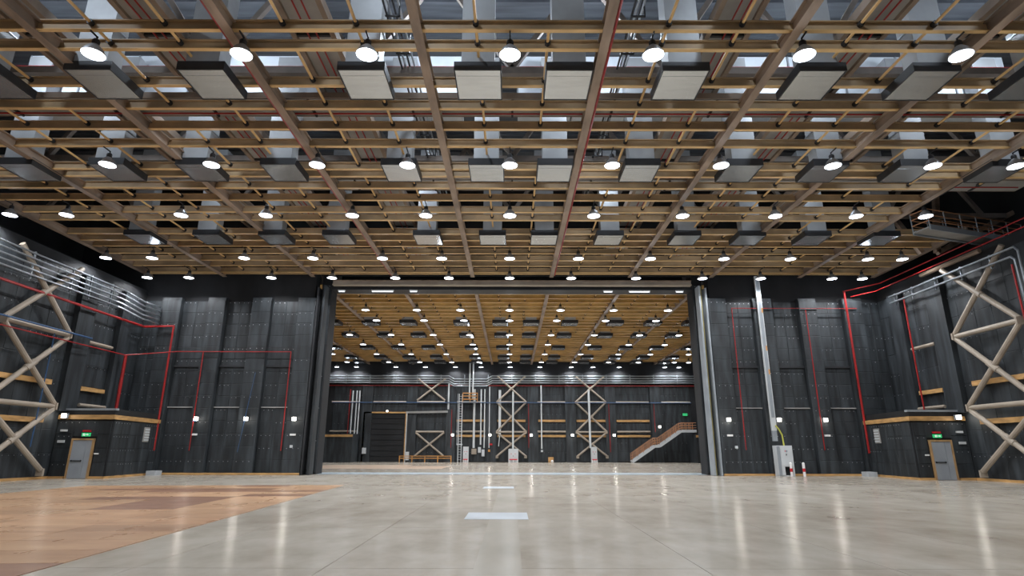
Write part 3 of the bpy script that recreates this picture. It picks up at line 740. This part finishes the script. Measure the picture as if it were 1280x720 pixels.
bays = [(414, 449, 0), (466, 507, 1), (522, 557, 2), (571, 607, 3), (622, 657, 4), (672, 707, 5), (721, 757, 6), (771, 812, 7), (828, 864, 8)]
bn = ['leftmost', 'second', 'third', 'fourth', 'middle', 'fourth from right', 'third from right', 'second from right', 'rightmost']
for a, b, i in bays:
    if i not in (2, 4, 6):
        tag(put('wall_tube', MB().tube((fx(a), yw, fz(503)), (fx(b), yw, fz(503)), .13, 8), 'beige'), f'cream tube high on the far wall, {bn[i]} bay', 'tube')
        if i in (0, 3, 5, 7): tag(put('wall_tube', MB().tube((fx(a), yw, fz(539.5)), (fx(b), yw, fz(539.5)), .13, 8), 'beige'), f'cream tube low on the far wall, {bn[i]} bay', 'tube')
    if i in (3, 4, 5, 6, 7):
        for y, nm in ((526, 'upper'), (545, 'lower')):
            tag(put('timber_rail', MB().box(fx(a), fx(b), yw+.1, YF-.05, fz(y)-.15, fz(y)+.15), 'timber'), f'{nm} tan timber rail on the far wall, {bn[i]} bay', 'rail')
    if i in (4, 6):
        brace_bay('wall_brace', f'tall tower of crossed cream tubes on the far wall, {"middle" if i == 4 else "right"} one', lambda q, z: (q, yw-.1, z), [fz(571), fz(540), fz(503), fz(470)], fx(a), fx(b), .14, (1, 2))
t = thing('wall_brace', 'crossed cream tubes above and below on the far wall, left one', 'brace')
X0, X1 = fx(521), fx(556)
for zz0, zz1 in ((fz(570), fz(541)), (fz(501), fz(474))):
    put('brace_tube', MB().tube((X0, yw-.1, zz0), (X1, yw-.1, zz1), .14, 8), 'beige', t); put('brace_tube', MB().tube((X1, yw-.1, zz0), (X0, yw-.1, zz1), .14, 8), 'beige', t)
put('brace_tube', MB().tube((X0, yw-.1, fz(540)), (X1, yw-.1, fz(540)), .14, 8), 'beige', t); put('brace_tube', MB().tube((X0, yw-.1, fz(503)), (X1, yw-.1, fz(503)), .14, 8), 'beige', t)
# big shutter door with orange frame
t = bpy.data.objects.new('door_3', None); C.objects.link(t); t['kind'] = 'structure'
X0, X1, zt = fx(456), fx(508), fz(517)
put('door_frame', MB().box(X0-.12, X0+.1, yw-.05, YF-.02, 0, zt).box(X1-.1, X1+.12, yw-.05, YF-.02, 0, zt).box(X0-.1, X1+.1, yw-.05, YF-.02, zt, zt+.2), 'timber', t)
for k in range(9): put('shutter_slat', MB().box(X0+.1, X1-.1, yw+.08, YF-.08, .02+k*zt/9, (k+1)*zt/9-.04), 'black', t)
tag(put('service_pipe', MB().tube((fx(509.3), yw-.3, 0), (fx(509.5), yw-.3, fz(517)), .07, 7), 'lightgrey'), 'pale pipe right beside the big shutter door', 'pipe')
# small far doors
for i, px0, px1 in ((4, 405, 413.5), (5, 866, 878)):
    t = bpy.data.objects.new(f'door_{i}', None); C.objects.link(t); t['kind'] = 'structure'
    X0, X1 = fx(px0), fx(px1); yy = 84.0 if i == 5 else 84.0
    put('door_frame', MB().box(X0-.1, X0, yy-.05, yy+.05, 0, 2.3).box(X1, X1+.1, yy-.05, yy+.05, 0, 2.3).box(X0, X1, yy-.05, yy+.05, 2.2, 2.3), 'doorframe', t)
    lf = put('door_leaf', MB().box(X0, X1, yy-.02, yy+.03, .02, 2.2), 'doorgrey', t); put('push_bar', MB().box(X0+.1, X1-.1, yy-.07, yy-.02, 1.0, 1.06), 'dark', lf)
    side = 'left' if i == 4 else 'right'
    lbx = MB().box(X0-(2.6 if i == 4 else .8), X1+(4.4 if i == 4 else 2.6), yy+.06, YF, 0, 3.9)
    struct('wall_lobby_far_'+side, lbx, 'quilt')
    tag(put('timber_rail', MB().box(X0-(2.6 if i == 4 else .8), X1+(4.4 if i == 4 else 2.6), yy-.06, yy+.06, 3.45, 3.75), 'timber'), f'tan timber rail around the {side} lobby of the far hall', 'rail')
    xx = X1-.4 if i == 4 else (X0+X1)/2
    tag(put('exit_sign', MB().box(xx-.25, xx+.25, yy-.1, yy-.02, 2.28, 2.54), 'green_on'), f'small green exit sign above the {side} door of the far hall', 'sign')
X, z = at_y(856, 518, YF)
tag(put('exit_sign', MB().box(X-.3, X+.3, yw-.05, YF-.05, z-.16, z+.16), 'green_on'), 'small green sign on the far wall above the staircase', 'sign')
for k, (px, py) in enumerate(((567, 544), (613, 544), (664, 544), (715, 544), (766.5, 544), (823.5, 533.5))):
    bulkhead(fx(px), YF-.55, fz(py), -1, f'small bright lamp on the far wall, {nth(k+1, 6)} of six', 190, 1.3)
bulkhead(fx(484.5), YF-.55, fz(514.5), -1, 'bright lamp above the big shutter door of the far hall', 20, .9)
# conduits, ladder, cabinets
def vpipe(px, y0, y1, r, label, m='lightgrey', off=.45):
    return tag(put('riser_pipe', MB().tube((fx(px), YF-off, fz(y1)), (fx(px), YF-off, fz(y0)), r, 8), m), label, 'pipe')
for px, y0, y1, r, lb in ((440, 489, 557, .1, 'first of the pale pipes at the left of the far wall'), (445, 489, 557, .1, 'second of the pale pipes at the left of the far wall'), (448.5, 489, 545, .1, 'third of the pale pipes at the left of the far wall'),
                          (560.5, 480, 512, .12, 'short pale riser beside the left far brace'), (593, 487, 560, .16, 'thick pale riser behind the small balcony of the far wall'),
                          (601.5, 487, 556, .11, 'pale riser right of the small balcony'), (606, 487, 560, .09, 'slim pale riser farthest right of the small balcony'), (612, 484, 560, .07, 'thin dim riser on the pilaster left of middle brace'),
                          (641.5, 490, 561, .13, 'pale riser up the centre of the middle far brace'), (677, 482, 561, .10, 'lone pale riser right of the middle far brace'), (736.5, 488, 560, .15, 'pale riser up the centre of the right far brace')):
    vpipe(px, y0, y1, r, lb, off=.78 if px in (641.5, 736.5) else .45)
vpipe(436.5, 487, 556, .06, 'thin red drop pipe at the left of the far wall', 'red')
vpipe(565, 512, 560, .04, 'thin red drop pipe beside the left-centre far lamp', 'red')
vpipe(661, 505, 560, .04, 'thin red drop pipe right of the middle far brace', 'red')
vpipe(761.5, 505, 565, .04, 'thin red drop pipe right of the right far brace', 'red')
vpipe(818, 505, 540, .04, 'thin red drop pipe above the staircase', 'red')
vpipe(587, 455, 500, .12, 'left pipe dropping from the ceiling to the small balcony', 'lightgrey', .9)
vpipe(591, 455, 500, .12, 'right pipe dropping from the ceiling to the small balcony', 'lightgrey', .9)
t = thing('cable_tray', 'pale cable tray with a cranked foot left inside the middle brace', 'cable tray')
put('tray', MB().box(fx(623.5), fx(626.5), YF-.5, YF-.4, fz(545), fz(488)), 'lightgrey', t)
put('tray_foot', MB().beam((fx(625), YF-.45, fz(545)), (fx(623.8), YF-.45, fz(558)), .35, .1), 'lightgrey', t)
t = thing('balcony', 'small orange-railed balcony high on the far wall', 'balcony', (0, 0, 0))
X0, X1 = fx(579), fx(597); yb = YF-1.2
put('deck_plate', MB().box(X0, X1, yb, YF-.72, fz(503.5)-.05, fz(503.5)+.1), 'grey', t)
for y in (500, 496, 492.5): put('rail', MB().box(X0, X1, yb-.04, yb+.04, fz(y)-.07, fz(y)+.07), 'orange', t)
for px in (579, 588, 597): put('post', MB().box(fx(px)-.05, fx(px)+.05, yb-.04, yb+.04, fz(503.5), fz(492)), 'orange', t)
t = thing('wall_ladder', 'tall pale caged ladder from the floor to the small balcony', 'ladder')
for px in (574, 578): put('side_rail', MB().box(fx(px)-.06, fx(px)+.06, YF-.7, YF-.6, 0, fz(493)), 'lightgrey', t)
for k in range(26): put('rung', MB().tube((fx(574), YF-.65, .35+k*.36), (fx(578), YF-.65, .35+k*.36), .025, 5), 'lightgrey', t)
put('cage_hoop', MB().box(fx(572.5), fx(579.5), YF-1.1, YF-1.04, fz(556.5), fz(555)), 'lightgrey', t)
put('cage_bar', MB().box(fx(572.5)-.04, fx(572.5)+.04, YF-1.1, YF-1.04, fz(556), fz(493)), 'grey', t)
def far_cabinet(px0, px1, py, label, guard=True, m='lightgrey'):
    X0, X1 = fx(px0), fx(px1); t = thing('power_cabinet', label, 'cabinet', ((X0+X1)/2, YF-1.3, 0)); hw = (X1-X0)/2; zt = fz(py)
    put('cabinet_body', MB().box(-hw, hw, -.3, .3, 0, zt), m, t)
    put('cabinet_door', MB().box(-hw+.06, -.01, -.33, -.3, .6, zt-.08), m, t); put('cabinet_door', MB().box(.01, hw-.06, -.33, -.3, .6, zt-.08), m, t)
    for k in range(3): put('indicator', MB().box(-hw*.5+k*hw*.4, -hw*.5+k*hw*.4+.1, -.35, -.33, zt-.75-.3*(k % 2), zt-.65-.3*(k % 2)), 'redp' if k != 1 else 'dark', t)
    if guard:
        for q in (-hw*.8, 0, hw*.8): put('guard_post', MB().tube((q, -.6, 0), (q, -.6, .35), .07, 8), 'whitep', t)
        put('guard_rail', MB().tube((-hw*.8, -.6, .4), (hw*.8, -.6, .4), .08, 8), 'redp', t)
far_cabinet(581, 587.5, 558.5, 'slim pale power cabinet at the foot of the caged ladder')
far_cabinet(636, 648, 561, 'wide pale power cabinet at the foot of the middle far brace')
far_cabinet(736.5, 743.5, 558.5, 'slim pale power cabinet at the foot of the right far brace')
def fbox(px0, px1, y0, y1, label, m='lightgrey', name='junction_box', cat='box', off=.05, d=.35):
    t = thing(name, label, cat)
    put('box_body', MB().box(fx(px0), fx(px1), YF-off-d, YF-off, fz(y1), fz(y0)), m, t)
    put('box_lid', MB().box(fx(px0)+.08, fx(px1)-.08, YF-off-d-.03, YF-off-d, fz(y1)+.08, fz(y0)-.08), m, t)
fbox(590.5, 596.5, 561, 568, 'cream junction box right of the slim cabinet', 'beige')
fbox(598.5, 602, 559, 566, 'small grey junction box under the pale riser')
fbox(603, 606.5, 562, 570.5, 'grey junction box beside the small one under the risers')
fbox(433.5, 438, 560, 569, 'grey junction box at the foot of the left pipes, first one')
fbox(442, 445.5, 561, 567, 'grey junction box at the foot of the left pipes, second one')
fbox(456.5, 461, 560, 567.5, 'grey control box hung on the left post of the shutter door', off=.42)
fbox(510.2, 514, 565, 575.5, 'grey cabinet on the floor by the right post of the shutter door', off=.42)
fbox(612.5, 616, 554.5, 556.5, 'small red box on the far wall below the left-centre lamp', 'redp', off=.42, d=.12)
fbox(611, 613.5, 562, 565, 'small orange box on the far wall left of the middle brace', 'orange', off=.42, d=.12)
fbox(676, 678.5, 562.5, 565, 'small white box at the foot of the lone riser')
t = thing('timber_crate', 'small tan timber crate on the floor by the far wall', 'crate', (fx(687.5), YF-1.2, 0))
for z in (.05, .3, .55): put('slat', MB().box(-.38, .38, -.33, -.3, z, z+.16), 'timber', t)
put('crate_body', MB().box(-.36, .36, -.3, .3, 0, .72), 'timber', t); put('white_bag', MB().lathe([(.0, .0), (.18, .05), (.2, .2), (.1, .34), (0, .36)], (.15, -.5, 0), 8), 'whitep', t)
t = thing('barrier', 'low orange barrier rail in front of the left far brace', 'barrier')
for y in (570.3, 573): put('rail', MB().box(fx(505), fx(567), YF-2.05, YF-1.95, at_y(640, y, YF-2)[1]-.05, at_y(640, y, YF-2)[1]+.05), 'orange', t)
for px in (505, 520, 535.5, 551, 567): put('post', MB().box(fx(px)-.06, fx(px)+.06, YF-2.06, YF-1.94, 0, at_y(640, 569.8, YF-2)[1]), 'orange', t)
# long grey beam right of the shutter door
tag(put('service_duct', MB().beam((fx(508), yw-.15, fz(516)), (fx(560), yw-.15, fz(515)), .2, .28), 'deck'), 'long dim duct right of the shutter door top on the far wall', 'duct')
# staircase
ys = YF-3.0
def sp(px, py, Y=ys): X, z = at_y(px, py, Y); return Vector((X, Y, z))
t = thing('staircase', 'steel staircase with two flights and brown rails against the far wall', 'staircase')
P = [sp(791, 575.5), sp(819, 557.5), sp(825, 557.5), sp(852, 538.5), sp(871, 538.5)]
P[0].z = .12
for yy in (0, 1.1):
    o = Vector((0, yy, 0))
    for a, b in zip(P[:-1], P[1:]): put('stringer', MB().beam(a+o, b+o, .08, .36), 'lightgrey', t)
    for hgt in (.45, .8, 1.15):
        for a, b in zip(P[:-1], P[1:]): put('rail', MB().tube(a+o+Vector((0, 0, hgt)), b+o+Vector((0, 0, hgt)), .04, 6), 'rust', t)
    for a, b, n in ((P[0], P[1], 4), (P[1], P[2], 2), (P[2], P[3], 4), (P[3], P[4], 4)):
        for k in range(n):
            p = a.lerp(b, k/n)+o; put('post', MB().box(p.x-.035, p.x+.035, p.y-.035, p.y+.035, p.z, p.z+1.15), 'rust', t)
for a, b, n in ((P[0], P[1], 10), (P[2], P[3], 11)):
    for k in range(n):
        p = a.lerp(b, (k+.5)/n); put('tread', MB().box(p.x-.15, p.x+.15, p.y+.04, p.y+1.06, p.z+.02, p.z+.06), 'grey', t)
for a, b in ((P[1], P[2]), (P[3], P[4])): put('landing', MB().box(a.x, b.x, a.y+.04, a.y+1.06, a.z-.02, a.z+.06), 'grey', t)
